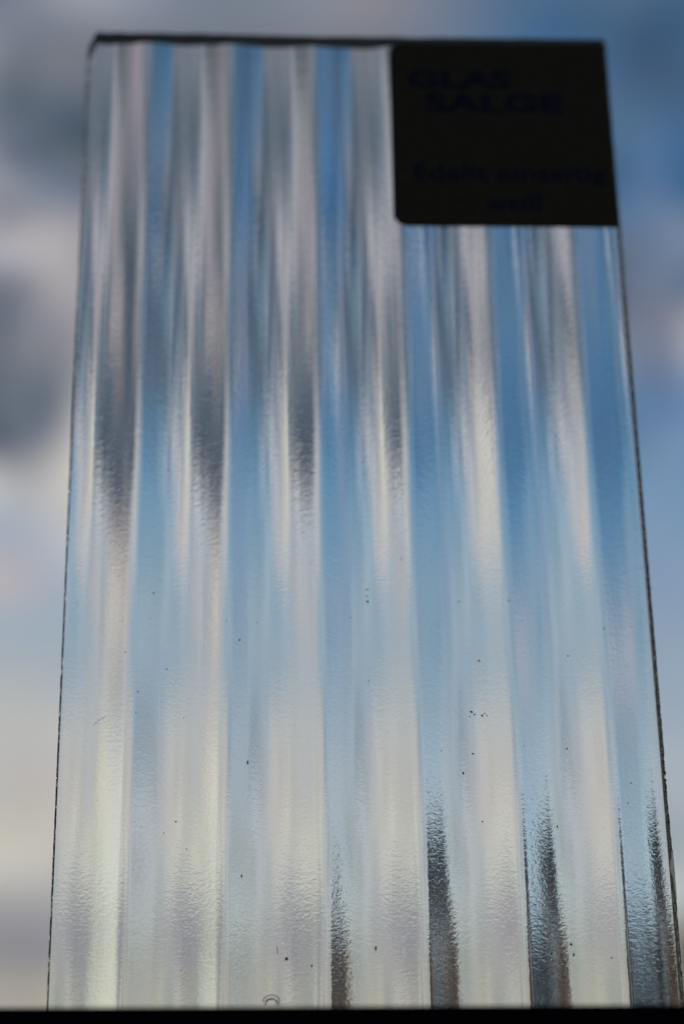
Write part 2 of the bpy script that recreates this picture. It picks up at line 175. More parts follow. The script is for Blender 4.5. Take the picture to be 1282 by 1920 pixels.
# the edges of the clouds are ragged
wob = W.noise(d, 9.0, 4.0, 0.55)
wobv = W.vmath('SUBTRACT', wob.outputs['Color'], (0.5, 0.5, 0.5))
wobv = W.vmath('MULTIPLY', wobv, (0.014, 0.014, 0.010))
dv = W.vmath('NORMALIZE', W.vmath('ADD', d, wobv))
dx, dy, dz = W.sepxyz(dv)
az = W.math('MULTIPLY', W.math('ARCTAN2', dx, dy), 180 / math.pi)
el = W.math('MULTIPLY', W.math('ARCSINE', dz), 180 / math.pi)
AZ_M = AZ_A + (AZ_B - AZ_A) * 22 / 44
fac_a = W.maprange(az, AZ_A, AZ_M)
fac_b = W.maprange(az, AZ_M, AZ_B)
layer = None
for k, (e, row) in enumerate(zip(CLOUD_EL, CLOUDS)):
    cols = [tuple(s2l(row[3 * j + q] / 255) for q in range(3)) for j in range(len(row) // 3)]
    n = len(cols)
    half = n // 2                           # a colour ramp holds 32 stops, so each row is two of them
    ca = W.ramp(fac_a, [(j / half, cc) for j, cc in enumerate(cols[:half + 1])], 'LINEAR')
    cb = W.ramp(fac_b, [(j / (n - 1 - half), cc) for j, cc in enumerate(cols[half:])], 'LINEAR')
    c = W.mix(W.math('GREATER_THAN', fac_b, 0.0), ca, cb)
    layer = c if layer is None else W.mix(W.maprange(el, CLOUD_EL[k - 1], e), layer, c)
# all round the rest of the sky the same broken cloud goes on
nz = W.noise(W.vmath('MULTIPLY', d, (1, 1, 1.8)), 2.6, 7.0, 0.56)
cover = W.maprange(nz.outputs[0], 0.40, 0.60, 0.15, 0.95, 'SMOOTHSTEP')
shade = W.noise(d, 3.3, 5.0, 0.5)
ccol = W.ramp(shade.outputs[0], [(0.32, (0.10, 0.115, 0.15)), (0.5, (0.26, 0.28, 0.32)), (0.68, (0.50, 0.51, 0.52))])
side = W.math('MULTIPLY', W.maprange(az, AZ_A - 9, AZ_A + 0.5, 0, 1, 'SMOOTHSTEP'), W.maprange(az, AZ_B - 0.5, AZ_B + 9, 1, 0, 'SMOOTHSTEP'))
hgt = W.math('MULTIPLY', W.maprange(el, 1.0, 17.0, 0, 1, 'SMOOTHSTEP'), W.maprange(el, 39.5, 52.0, 1, 0, 'SMOOTHSTEP'))
near = W.math('MULTIPLY', side, hgt)
ten = W.vmath('MULTIPLY', layer, (10, 10, 10))
cten = W.vmath('MULTIPLY', ccol, (10, 10, 10))
cl_col = W.mix(near, cten, ten)
cl_cov = W.math('ADD', W.math('MULTIPLY', near, 0.80), W.math('MULTIPLY', W.math('SUBTRACT', 1.0, near), cover))
wt.links.new(W.mix(cl_cov, sky.outputs[0], cl_col), bg.inputs[0])

sun = bpy.data.lights.new('sun', 'SUN')
sun.energy = 3.0
sun.angle = math.radians(0.5)
sun.color = (1.0, 0.93, 0.84)
sun_ob = bpy.data.objects.new('sun', sun)
COL.objects.link(sun_ob)
sdir = Vector((math.sin(SUN_AZ) * math.cos(SUN_EL), math.cos(SUN_AZ) * math.cos(SUN_EL), math.sin(SUN_EL)))
sun_ob.rotation_euler = sdir.to_track_quat('Z', 'Y').to_euler()
sun_ob.location = (-3, 1, 4)

# ------------------------------------------------------------------ helpers
random.seed(5)
RNG = np.random.RandomState(11)


def material(name):
    mt = bpy.data.materials.new(name)
    mt.use_nodes = True
    return mt, NT(mt.node_tree), mt.node_tree.nodes['Principled BSDF']


def mesh_ob(name, verts, faces, mats, parent=None, smooth=False, loc=None, fmat=None):
    me = bpy.data.meshes.new(name)
    me.from_pydata([tuple(v) for v in verts], [], [tuple(f) for f in faces])
    for mt in (mats if isinstance(mats, (list, tuple)) else [mats]):
        me.materials.append(mt)
    if fmat is not None:
        me.polygons.foreach_set('material_index', fmat)
    me.polygons.foreach_set('use_smooth', [smooth] * len(me.polygons) if isinstance(smooth, bool) else smooth)
    me.update()
    ob = bpy.data.objects.new(name, me)
    COL.objects.link(ob)
    if parent is not None:
        ob.parent = parent
    if loc is not None:
        ob.location = loc
    return ob


def tag(o, label=None, cat=None, group=None, kind=None):
    if label: o['label'] = label
    if cat: o['category'] = cat
    if group: o['group'] = group
    if kind: o['kind'] = kind
    return o


def objcoord(N):
    n = N.t.nodes.new('ShaderNodeTexCoord')
    return n.outputs['Object']


def sm(a, b, x):
    t = np.clip((x - a) / (b - a), 0, 1)
    return t * t * (3 - 2 * t)


def noise1(n, step, seed):
    """Smooth 1-D noise: n samples, one knot every `step` samples."""
    r = np.random.RandomState(seed)
    k = r.normal(size=int(n / step) + 5)
    x = np.arange(n) / step + 1
    i = x.astype(int); f = x - i
    f = f * f * (3 - 2 * f)
    return k[i] * (1 - f) + k[i + 1] * f


def noise2(n, m, sn, sm_, seed):
    r = np.random.RandomState(seed)
    k = r.normal(size=(int(n / sn) + 5, int(m / sm_) + 5))
    x = np.arange(n) / sn + 1; y = np.arange(m) / sm_ + 1
    i = x.astype(int); f = x - i; f = (f * f * (3 - 2 * f))[:, None]
    j = y.astype(int); g = y - j; g = (g * g * (3 - 2 * g))[None, :]
    a = k[np.ix_(i, j)]; b = k[np.ix_(i + 1, j)]; c = k[np.ix_(i, j + 1)]; e = k[np.ix_(i + 1, j + 1)]
    return (a * (1 - f) + b * f) * (1 - g) + (c * (1 - f) + e * f) * g


# ------------------------------------------------------------------ materials
def glass_mat(name, bump_rows):
    mt, N, p = material(name)
    N.t.nodes.remove(p)
    g = N.t.nodes.new('ShaderNodeBsdfGlass')
    g.inputs['Color'].default_value = (0.967, 0.985, 0.978, 1)
    g.inputs['Roughness'].default_value = 0.0
    g.inputs['IOR'].default_value = 1.52
    oc = objcoord(N)
    last = None
    for (sc_, dist_, detail) in bump_rows:
        v = N.vmath('MULTIPLY', oc, sc_)
        nn = N.noise(v, 1.0, detail, 0.5, 0.6)
        b = N.t.nodes.new('ShaderNodeBump')
        b.inputs['Strength'].default_value = 1.0
        b.inputs['Distance'].default_value = dist_
        N.sock(b.inputs['Height'], nn.outputs[0])
        if last is not None:
            N.sock(b.inputs['Normal'], last)
        last = b.outputs[0]
    if last is not None:
        N.sock(g.inputs['Normal'], last)
    N.t.links.new(g.outputs[0], N.t.nodes['Material Output'].inputs[0])
    return mt


M_FRONT = glass_mat('smooth_glass', [((90, 90, 60), 4.0e-6, 1.0)])
M_BACK = glass_mat('hammered_ribbed_glass', [((1500, 1500, 2000), 1.75e-5, 1.5), ((600, 600, 850), 6.0e-6, 1.0)])

M_EDGE, N, p = material('ground_glass_edge')
oc = objcoord(N)
n1 = N.noise(N.vmath('MULTIPLY', oc, (900, 900, 500)), 1.0, 4, 0.7)
N.sock(p.inputs['Base Color'], N.ramp(n1.outputs[0], [(0.38, (0.003, 0.003, 0.003)), (0.52, (0.050, 0.047, 0.026)), (0.62, (0.09, 0.084, 0.05)), (0.66, (0.60, 0.60, 0.54))]))  # the palest stop paints the edge's glints into its colour
N.sock(p.inputs['Roughness'], N.maprange(n1.outputs[0], 0.3, 0.7, 0.95, 0.6))
p.inputs['Specular IOR Level'].default_value = 0.04
b = N.t.nodes.new('ShaderNodeBump'); b.inputs['Distance'].default_value = 0.0002
N.sock(b.inputs['Height'], n1.outputs[0]); N.sock(p.inputs['Normal'], b.outputs[0])
# fresh breaks in the ground edge let the sky through as glints
n2 = N.noise(N.vmath('MULTIPLY', oc, (500, 500, 650)), 1.0, 2, 0.6)
tr = N.t.nodes.new('ShaderNodeBsdfTranslucent'); tr.inputs['Color'].default_value = (0.95, 0.92, 0.85, 1)
ms = N.t.nodes.new('ShaderNodeMixShader')
N.sock(ms.inputs[0], N.maprange(n2.outputs[0], 0.60, 0.66, 0, 0.9))
N.t.links.new(p.outputs[0], ms.inputs[1]); N.t.links.new(tr.outputs[0], ms.inputs[2])
N.t.links.new(ms.outputs[0], N.t.nodes['Material Output'].inputs[0])

M_TOP, N, p = material('seamed_top_edge')
n1 = N.noise(N.vmath('MULTIPLY', objcoord(N), (300, 300, 300)), 1.0, 3, 0.6)
N.sock(p.inputs['Base Color'], N.ramp(n1.outputs[0], [(0.3, (0.012, 0.018, 0.017)), (0.7, (0.03, 0.04, 0.036))]))  # dark green stands in for the dark reflection inside the top edge
p.inputs['Roughness'].default_value = 0.5

M_CHIP, N, p = material('chipped_glass_painted_glint')
p.inputs['Base Color'].default_value = (0.80, 0.72, 0.63, 1)
p.inputs['Roughness'].default_value = 0.15
tr = N.t.nodes.new('ShaderNodeBsdfTranslucent')
tr.inputs['Color'].default_value = (1.0, 0.88, 0.76, 1)  # warm pale colour stands in for a sun glint on the break
ms = N.t.nodes.new('ShaderNodeMixShader'); ms.inputs[0].default_value = 0.85
N.t.links.new(p.outputs[0], ms.inputs[1]); N.t.links.new(tr.outputs[0], ms.inputs[2])
N.t.links.new(ms.outputs[0], N.t.nodes['Material Output'].inputs[0])

M_LABEL, N, p = material('near_black_label')
n1 = N.noise(N.vmath('MULTIPLY', objcoord(N), (600, 600, 600)), 1.0, 4, 0.6)
N.sock(p.inputs['Base Color'], N.ramp(n1.outputs[0], [(0.35, (0.0195, 0.0170, 0.0130)), (0.65, (0.0265, 0.0230, 0.0170))]))
p.inputs['Roughness'].default_value = 0.9
p.inputs['Specular IOR Level'].default_value = 0.1
M_INK, N, p = material('dark_blue_ink')
p.inputs['Base Color'].default_value = (0.0055, 0.0095, 0.0225, 1)
p.inputs['Roughness'].default_value = 0.9
p.inputs['Specular IOR Level'].default_value = 0.05

M_LEDGE, N, p = material('black_painted_ledge')
n1 = N.noise(N.vmath('MULTIPLY', objcoord(N), (120, 120, 120)), 1.0, 4, 0.6)
N.sock(p.inputs['Base Color'], N.ramp(n1.outputs[0], [(0.3, (0.0018, 0.0015, 0.003)), (0.7, (0.0035, 0.003, 0.0055))]))
p.inputs['Roughness'].default_value = 0.9
p.inputs['Specular IOR Level'].default_value = 0.03

M_WALL, N, p = material('dark_rendered_parapet')
n1 = N.noise(N.vmath('MULTIPLY', objcoord(N), (30, 30, 30)), 1.0, 6, 0.65)
N.sock(p.inputs['Base Color'], N.ramp(n1.outputs[0], [(0.3, (0.05, 0.048, 0.045)), (0.7, (0.09, 0.086, 0.08))]))
p.inputs['Roughness'].default_value = 0.9

M_GROUND, N, p = material('dark_meadow')
n1 = N.noise(objcoord(N), 0.35, 8, 0.65)
N.sock(p.inputs['Base Color'], N.ramp(n1.outputs[0], [(0.3, (0.018, 0.022, 0.012)), (0.55, (0.035, 0.042, 0.018)), (0.75, (0.06, 0.05, 0.03))]))
p.inputs['Roughness'].default_value = 1.0

M_SPECK, N, p = material('dark_dust')
p.inputs['Base Color'].default_value = (0.035, 0.034, 0.038, 1)
M_SPECK_BROWN, N, p = material('brown_dust')
p.inputs['Base Color'].default_value = (0.07, 0.03, 0.015, 1)
M_FIBRE, N, p = material('pale_grey_fibre')
p.inputs['Base Color'].default_value = (0.14, 0.17, 0.21, 1)
p.inputs['Roughness'].default_value = 0.4


def leaf_mat(name, a, b_):
    mt, N, p = material(name)
    n1 = N.noise(objcoord(N), 1.7, 4, 0.6)
    N.sock(p.inputs['Base Color'], N.ramp(n1.outputs[0], [(0.35, a), (0.65, b_)]))
    p.inputs['Roughness'].default_value = 0.7
    tr = N.t.nodes.new('ShaderNodeBsdfTranslucent')
    tr.inputs['Color'].default_value = (*b_, 1)
    ms = N.t.nodes.new('ShaderNodeMixShader')
    ms.inputs[0].default_value = 0.4
    N.t.links.new(p.outputs[0], ms.inputs[1]); N.t.links.new(tr.outputs[0], ms.inputs[2])
    N.t.links.new(ms.outputs[0], N.t.nodes['Material Output'].inputs[0])
    return mt


M_BARK, N, p = material('tree_bark')
n1 = N.noise(N.vmath('MULTIPLY', objcoord(N), (14, 14, 3)), 1.0, 5, 0.6)
N.sock(p.inputs['Base Color'], N.ramp(n1.outputs[0], [(0.3, (0.04, 0.03, 0.022)), (0.7, (0.10, 0.08, 0.06))]))
p.inputs['Roughness'].default_value = 0.9

# ------------------------------------------------------------------ the setting
gv, gf = [(0, 0, 0)], []
for ring, r in enumerate((3, 12, 40, 120, 400, 2500)):
    for k in range(48):
        a = 2 * math.pi * k / 48
        gv.append((r * math.cos(a), r * math.sin(a), 0.0))
    o = 1 + ring * 48
    for k in range(48):
        k2 = (k + 1) % 48
        if ring == 0:
            gf.append((0, o + k, o + k2))
        else:
            gf.append((o - 48 + k, o + k, o + k2, o - 48 + k2))
tag(mesh_ob('ground', gv, gf, M_GROUND), kind='structure')


def box_verts(x0, x1, y0, y1, z0, z1):
    return [(x0, y0, z0), (x1, y0, z0), (x1, y1, z0), (x0, y1, z0), (x0, y0, z1), (x1, y0, z1), (x1, y1, z1), (x0, y1, z1)]


BOXF = [(0, 3, 2, 1), (4, 5, 6, 7), (0, 1, 5, 4), (1, 2, 6, 5), (2, 3, 7, 6), (3, 0, 4, 7)]
ZL = -0.0116                                # top of the ledge under the glass (glass plane coordinates)


def bevelled_box(name, dims, loc, mat, bev, parent=None):
    bm = bmesh.new()
    vs = [bm.verts.new(v) for v in box_verts(*dims)]
    for f in BOXF:
        bm.faces.new([vs[i] for i in f])
    bmesh.ops.bevel(bm, geom=list(bm.edges), offset=bev, segments=3, affect='EDGES')
    me = bpy.data.meshes.new(name)
    bm.to_mesh(me); bm.free()
    me.materials.append(mat)
    ob = bpy.data.objects.new(name, me)
    COL.objects.link(ob)
    ob.location = loc
    return ob


wall = bevelled_box('parapet', (-1.4, 1.4, -0.02, 0.16, 0.0, Z0 + ZL - 0.0302), (0, 0, 0), M_WALL, 0.004)
tag(wall, 'dark rendered parapet carrying the black ledge, below the frame', 'wall')
ledge = bevelled_box('ledge', (-1.5, 1.5, -0.040, 0.18, -0.03, 0.0), (0, 0, Z0 + ZL), M_LEDGE, 0.0012)
tag(ledge, 'black ledge across the bottom of the picture, the ribbed glass stands on it', 'ledge')

# ------------------------------------------------------------------ the glass sample
# local frame: x across, y away from the camera, z up; z = 0 at the reference line, all in metres
HG = 0.1924
NX, NZ = 620, 260
X = np.linspace(-0.0500, 0.0500, NX)
xm = X * 1000
zz = np.linspace(0, 1, NZ)
SL, VW = 0.31, 0.16
# the rolled ribs are not quite evenly spaced: where each valley starts, mm from the middle
BD = np.array([-55.8, -39.85, -23.85, -7.65, 8.25, 24.4, 40.45, 56.5])
kk = np.clip(np.searchsorted(BD, xm) - 1, 0, 6)
u = (xm - BD[kk]) / (BD[kk + 1] - BD[kk])
uw = (u - VW) / (1 - VW)
t = 1 - 2 * uw
Q = -0.4
s_main = SL * ((1 - Q) * t + Q * t ** 3) - 0.020 * sm(0.55, 1.0, t)
tv = u / VW
s_val = -SL + (2 * SL - 0.020) * (tv * 0.6 + 0.4 * tv * tv * (3 - 2 * tv))
base_s = np.where(u < VW, s_val, s_main)
dxm = xm[1] - xm[0]
# roller marks: fine lines that run along the ribs and slowly come and go
mark = 0.003 * noise1(NX, 0.75 / dxm, 3) + 0.004 * noise1(NX, 0.33 / dxm, 4)
rows = noise2(NX, NZ, 0.8 / dxm, 38, 9) * 0.0050 + noise2(NX, NZ, 0.5 / dxm, 16, 10) * 0.003
base_s = base_s + 0.02 * sm(43, 45, xm)
base_s = base_s + 0.0045
h0 = np.cumsum(base_s) * dxm                # mm
h0 = h0 - h0.mean()
fine = np.cumsum(mark[:, None] + rows, axis=0) * dxm
# the roller marks must not add up to a bent sheet: take their slow drift out
kern = int(9 / dxm)
pad = np.pad(fine, ((kern // 2, kern - kern // 2 - 1), (0, 0)), mode='reflect', reflect_type='odd')
cs = np.cumsum(np.vstack([np.zeros((1, NZ)), pad]), axis=0)
h = h0[:, None] + fine - (cs[kern:] - cs[:-kern]) / kern
TH = 6.2
yb = (TH + h) / 1000                        # back face
# the outline: bevelled top left corner, slightly rounded top right corner
top = np.full(NX, HG)
dl = xm + 50.0
top = np.where(dl < 1.7, HG - 0.0042 * (1 - dl / 1.7) ** 1.25, top)
dr = 50.0 - xm
top = np.where(dr < 0.8, np.minimum(top, HG - 0.0010 * (1 - dr / 0.8) ** 2), top)
top = top + 0.00006 * noise1(NX, 2.0 / dxm, 21) + 0.0005 * sm(10, -50, xm)
bot = np.full(NX, ZL + 0.0001)
Zg = bot[:, None] + (top - bot)[:, None] * zz[None, :]
# ragged, chipped long edges
zr = Zg[-1] * 1000
jr = 0.09 * np.abs(noise1(NZ, 1.1, 31)) * (0.3 + 0.7 * sm(60, 30, zr)) + 0.12 * np.abs(noise1(NZ, 1.0, 35)) * np.exp(-((zr - 39) / 3.0) ** 2)
jr = jr + 0.45 * np.exp(-((zr - 22.5) / 1.1) ** 2)
jl = 0.05 * np.abs(noise1(NZ, 1.2, 33)) * (0.35 + 0.65 * sm(50, 10, zr))


def grid_faces(off, flip, nx=NX, nz=NZ):
    i = np.arange(nx - 1)[:, None] * nz + np.arange(nz - 1)[None, :]
    a = i.ravel() + off
    q = np.stack([a, a + nz, a + nz + 1, a + 1], 1)
    return q[:, ::-1] if flip else q


Xf = np.repeat(X[:, None], NZ, 1).copy()
wr = sm(48.6, 50.0, xm)[:, None]
wl = sm(-48.9, -50.0, xm)[:, None]
Xf = Xf - wr * jr[None, :] / 1000 + wl * jl[None, :] / 1000
Xb = np.repeat(X[:, None], NZ, 1)
front = np.stack([Xf, np.zeros_like(Xf), Zg], -1).reshape(-1, 3)
back = np.stack([Xb, yb, Zg], -1).reshape(-1, 3)
fv = [front, back]
fc = [grid_faces(0, False), grid_faces(NX * NZ, True)]
fm = [np.zeros(len(fc[0]), int), np.ones(len(fc[1]), int)]
off = 2 * NX * NZ


def strip(a, b, flip, mi):
    """A band of quads between two equally long rows of points, with its own vertices."""
    global off
    k = len(a)
    fv.append(np.vstack([a, b]))
    i = np.arange(k - 1)
    q = np.stack([off + i, off + i + 1, off + k + i + 1, off + k + i], 1)
    fc.append(q[:, ::-1] if flip else q)
    fm.append(np.full(k - 1, mi))
    off += 2 * k


F3 = front.reshape(NX, NZ, 3); B3 = back.reshape(NX, NZ, 3)
strip(F3[-1], B3[-1], True, 2)
strip(F3[0], B3[0], False, 2)
strip(F3[:, -1], B3[:, -1], False, 3)
strip(F3[:, 0], B3[:, 0], True, 2)
fc = np.vstack(fc); fm = np.concatenate(fm)
glass_root = bpy.data.objects.new('glass_sample', None)
glass_root.empty_display_size = 0.02
COL.objects.link(glass_root)
glass_root.location = (0, 0, Z0)
tag(glass_root, 'upright sample of clear ribbed glass with a near-black label, on the black ledge', 'glass sample')
mesh_ob('glass_sheet', np.vstack(fv), fc.tolist(), [M_FRONT, M_BACK, M_EDGE, M_TOP], glass_root, smooth=[bool(v < 2) for v in fm], fmat=fm.tolist())

# the shell chip broken out of the right edge, its glint put into the colour
cv, cfc = [], []
for k in range(15):
    f = k / 14
    z = 0.0175 + 0.0085 * f
    w = 0.00066 * math.sin(math.pi * f) ** 0.6 * (0.75 + 0.5 * random.random()) * (1.0 if f > 0.45 else 0.65)
    xe = 0.05006
    cv += [(xe, -0.00005, z), (xe - w * 0.5, -0.00022 - 0.0001 * random.random(), z + random.uniform(-1, 1) * 1e-4), (xe - w, -0.00005, z)]
for k in range(14):
    a = 3 * k
    cfc += [(a, a + 3, a + 4, a + 1), (a + 1, a + 4, a + 5, a + 2)]
chip = mesh_ob('edge_chip', cv, cfc, M_CHIP, glass_root)
chip['label'] = 'shell-shaped chip in the right edge near the base, its glint painted in a pale colour'

# dark conchoidal flakes along both long edges, denser towards the base
v_, f_ = [], []
for k in range(250):
    right = random.random() < 0.68
    z = (random.random() ** 1.7) * (0.15 if right else 0.10) - 0.008
    if right and random.random() < 0.35:
        z = random.gauss(0.039, 0.0025)
    s1 = 0.00004 + 0.00012 * random.random() ** 2
    xe = 0.04990 if right else -0.04992
    sg = -1 if right else 1
    xi = xe + sg * random.random() * 0.00018
    b_ = len(v_)
    v_ += [(xi - sg * s1, -0.00003, z - s1 * random.uniform(.5, 2.2)), (xi + sg * s1 * random.uniform(.8, 2.4), -0.00003, z + random.uniform(-1, 1) * s1),
           (xi - sg * s1 * .4, -0.00003, z + s1 * random.uniform(.5, 2.2)), (xi, -0.00010, z)]
    f_ += [(b_, b_ + 1, b_ + 3), (b_ + 1, b_ + 2, b_ + 3), (b_ + 2, b_, b_ + 3)]
M_FLAKE, N, p = material('dark_glass_flakes')
p.inputs['Base Color'].default_value = (0.012, 0.012, 0.014, 1)
p.inputs['Roughness'].default_value = 0.3
fl_ob = mesh_ob('edge_flakes', v_, f_, M_FLAKE, glass_root)
fl_ob['kind'] = 'stuff'

# ------------------------------------------------------------------ the label and its lettering
lx0, lx1, lz0, lz1 = 0.0078, 0.04965, 0.1480, 0.1909


def rounded(x0, x1, z0, z1):
    pts = []
    def arc(cx, cz, r, a0, a1, n=6):
        for k in range(n + 1):
            a = math.radians(a0 + (a1 - a0) * k / n)
            pts.append((cx + r * math.cos(a), cz + r * math.sin(a)))
    arc(x0 + 0.0028, z1 - 0.0028, 0.0028, 180, 90, 8)
    arc(x1 - 0.0010, z1 - 0.0010, 0.0010, 90, 0, 4)
    pts.append((x1, z0))
    pts.append((x0 + 0.0026, z0))
    pts.append((x0 + 0.0010, z0 + 0.0006))
    pts.append((x0, z0 + 0.0019))
    return pts


pts = rounded(lx0, lx1, lz0, lz1)
bm = bmesh.new()
fr = [bm.verts.new((x, -0.00022, z)) for x, z in pts]
bk = [bm.verts.new((x, -0.00006, z)) for x, z in pts]
bm.faces.new(fr[::-1]); bm.faces.new(bk)
for k in range(len(pts)):
    k2 = (k + 1) % len(pts)
    bm.faces.new((fr[k], fr[k2], bk[k2], bk[k]))
bmesh.ops.recalc_face_normals(bm, faces=bm.faces)
me = bpy.data.meshes.new('label'); bm.to_mesh(me); bm.free(); me.materials.append(M_LABEL)
label = bpy.data.objects.new('label', me); COL.objects.link(label); label.parent = glass_root
label['label'] = 'near-black label with dark blue lettering stuck to the upper right corner'


def lettering(text, x0, x1, z0, z1, bold, shear=0.0):
    """Flat print: a text outline filled as a mesh, stretched to the box it occupies on the label."""
    cu_ = bpy.data.curves.new('lettering', 'FONT')
    cu_.body = text
    cu_.size = 1.0
    cu_.offset = bold
    cu_.resolution_u = 4
    cu_.shear = shear
    tmp = bpy.data.objects.new('lettering', cu_)
    COL.objects.link(tmp)
    dg = bpy.context.evaluated_depsgraph_get()
    me = bpy.data.meshes.new_from_object(tmp.evaluated_get(dg))
    bpy.data.objects.remove(tmp); bpy.data.curves.remove(cu_)
    co = np.empty(len(me.vertices) * 3); me.vertices.foreach_get('co', co); co = co.reshape(-1, 3)
    a, b2 = co.min(0), co.max(0)
    out = np.zeros_like(co)
    out[:, 0] = x0 + (co[:, 0] - a[0]) / (b2[0] - a[0]) * (x1 - x0)
    out[:, 2] = z0 + (co[:, 1] - a[1]) / (b2[1] - a[1]) * (z1 - z0)
    out[:, 1] = -0.00024
    me.vertices.foreach_set('co', out.ravel())
    me.materials.clear(); me.materials.append(M_INK); me.update()
    ob = bpy.data.objects.new('lettering', me)
    COL.objects.link(ob); ob.parent = label
    return ob


lettering('GLAS', 0.01120, 0.03110, 0.1799, 0.1844, 0.035)
lettering('SALGE', 0.01430, 0.04090, 0.1742, 0.1788, 0.035)
lettering('Edelit einseitig', 0.01180, 0.04790, 0.1570, 0.1622, 0.012)
lettering('weiß', 0.02500, 0.03560, 0.1513, 0.1558, 0.012)

# ------------------------------------------------------------------ dust and fibres on the face of the glass


def on_glass(x, y):
    """Where on the glass face (x, z in metres) a speck listed by its reading in the reference picture sits."""
    dd = cf + cr * ((x - 641) / 4600) + cu * ((960 - y) / 4600)
    k = -CAMP[1] / dd[1]
    q = CAMP + dd * k
    return q[0], q[2] - Z0


MM = 0.1 / 1190                             # metres per photo pixel near the focus
big = [(657, 1158, 2, 2), (288, 1112, 3, 2), (259, 1297, 2, 3), (449, 1200, 4, 2), (235, 1223, 2, 2), (464, 1430, 2.2, 6),
       (453, 1643, 2.5, 5), (898, 1239, 4, 2.2), (883, 1335, 4, 3), (889, 1340, 3, 2), (880, 1344, 2, 2), (903, 1342, 3, 2.5), (908, 1338, 2, 2), (912, 1342, 1.5, 2),
       (886, 1413, 3.4, 2.2), (868, 1450, 2.5, 4), (1062, 1404, 2.6, 2), (1131, 1179, 2.2, 2), (691, 1277, 2, 2), (584, 1811, 3, 3), (1146, 1796, 3, 2), (1064, 1230, 2, 2),
       (982, 1398, 1.6, 1.6), (827, 1408, 1.8, 1.4), (1182, 1468, 1.8, 1.8), (1176, 1506, 1.6, 1.6), (904, 1541, 2.4, 1.8), (1044, 1550, 2, 3),
       (330, 1541, 2.4, 2), (307, 1562, 1.6, 1.6), (350, 1592, 1.6, 1.6), (255, 1336, 1.5, 1.5), (345, 1346, 1.5, 1.5), (313, 1255, 2, 2),
       (752, 1048, 1.2, 5), (688, 1106, 5, 1.4), (687, 1118, 4, 1.2), (689, 1128, 3.5, 3), (860, 1128, 4, 1.2), (954, 1126, 4, 1.3), (1200, 1065, 1.8, 1.8), (1182, 921, 1.6, 2.2),
       (704, 1778, 2.4, 6), (628, 1778, 1.5, 5), (1070, 1771, 3.2, 3), (1075, 1790, 2.5, 4), (1002, 1548, 1.4, 2), (520, 1782, 0.9, 12), (425, 1164, 1.6, 1.6), (482, 1167, 1.5, 1.5)]
# a faint dotted scratch and a sprinkling of finer dust
for k in range(14):
    big.append((176 + 24 * k / 13 + random.uniform(-1, 1), 1359 - 17 * k / 13 + random.uniform(-1.5, 1.5), random.uniform(.7, 1.5), random.uniform(.6, 1.1)))
for k in range(75):
    yy = random.uniform(980, 1870)
    big.append((random.uniform(110 + (1890 - yy) * 0.03, 1215), yy, random.uniform(0.4, 0.95), random.uniform(0.4, 0.95)))


def speck_mesh(spots, name, mat):
    v, f = [], []
    for (sx, sy, rx, ry) in spots:
        x, z = on_glass(sx, sy)
        n = 9
        base = len(v)
        rot = random.uniform(-0.5, 0.5) if max(rx, ry) < 4.5 else random.uniform(-0.08, 0.08)
        v.append((x, -0.00008 - rx * MM * 0.4, z))
        for k in range(n):
            a = 2 * math.pi * k / n
            r = random.uniform(0.5, 1.0)
            px_, pz_ = rx * MM * r * math.cos(a), ry * MM * r * math.sin(a) * 1.1
            v.append((x + px_ * math.cos(rot) - pz_ * math.sin(rot), -0.00003, z + px_ * math.sin(rot) + pz_ * math.cos(rot)))
        for k in range(n):
            f.append((base, base + 1 + k, base + 1 + (k + 1) % n))
    ob = mesh_ob(name, v, f, mat, glass_root)
    ob['kind'] = 'stuff'
    return ob


speck_mesh(big, 'dust_specks', M_SPECK)
ob = speck_mesh([(537.5, 1798, 4.2, 4.6)], 'brown_speck', M_SPECK_BROWN)
del ob['kind']
ob['label'] = 'small round brown speck low on the glass'


def tube(path, r, n=6):
    v, f = [], []
    for i, q in enumerate(path):
        a = Vector(path[max(i - 1, 0)]); b3 = Vector(path[min(i + 1, len(path) - 1)])
        t_ = (b3 - a).normalized()
        s_ = t_.cross(Vector((0, 1, 0))).normalized(); w_ = s_.cross(t_)
        for k in range(n):
            an = 2 * math.pi * k / n
            v.append(tuple(Vector(q) + s_ * r * math.cos(an) + w_ * r * math.sin(an)))
    for i in range(len(path) - 1):
        for k in range(n):
            k2 = (k + 1) % n
            f.append((i * n + k, i * n + k2, (i + 1) * n + k2, (i + 1) * n + k))
    return v, f


for (sx, sy, w_, h_) in ((509, 1878, 15, 11), (508, 1882, 10, 9), (510, 1884, 12, 9)):
    x, z = on_glass(sx, sy)
    path = [(x + w_ * MM * math.cos(math.radians(a)), -0.0004, z + h_ * MM * math.sin(math.radians(a))) for a in range(-15, 206, 14)]
    v, f = tube(path, 0.00007)
    mesh_ob('curled_fibre', v, f, M_FIBRE, glass_root, smooth=True)

# ------------------------------------------------------------------ far trees, seen only through the ribs at the lower right
def cam_az(az_, dist):
    a = math.radians(az_)
    return CAMP[0] + dist * math.sin(a), CAMP[1] + dist * math.cos(a)


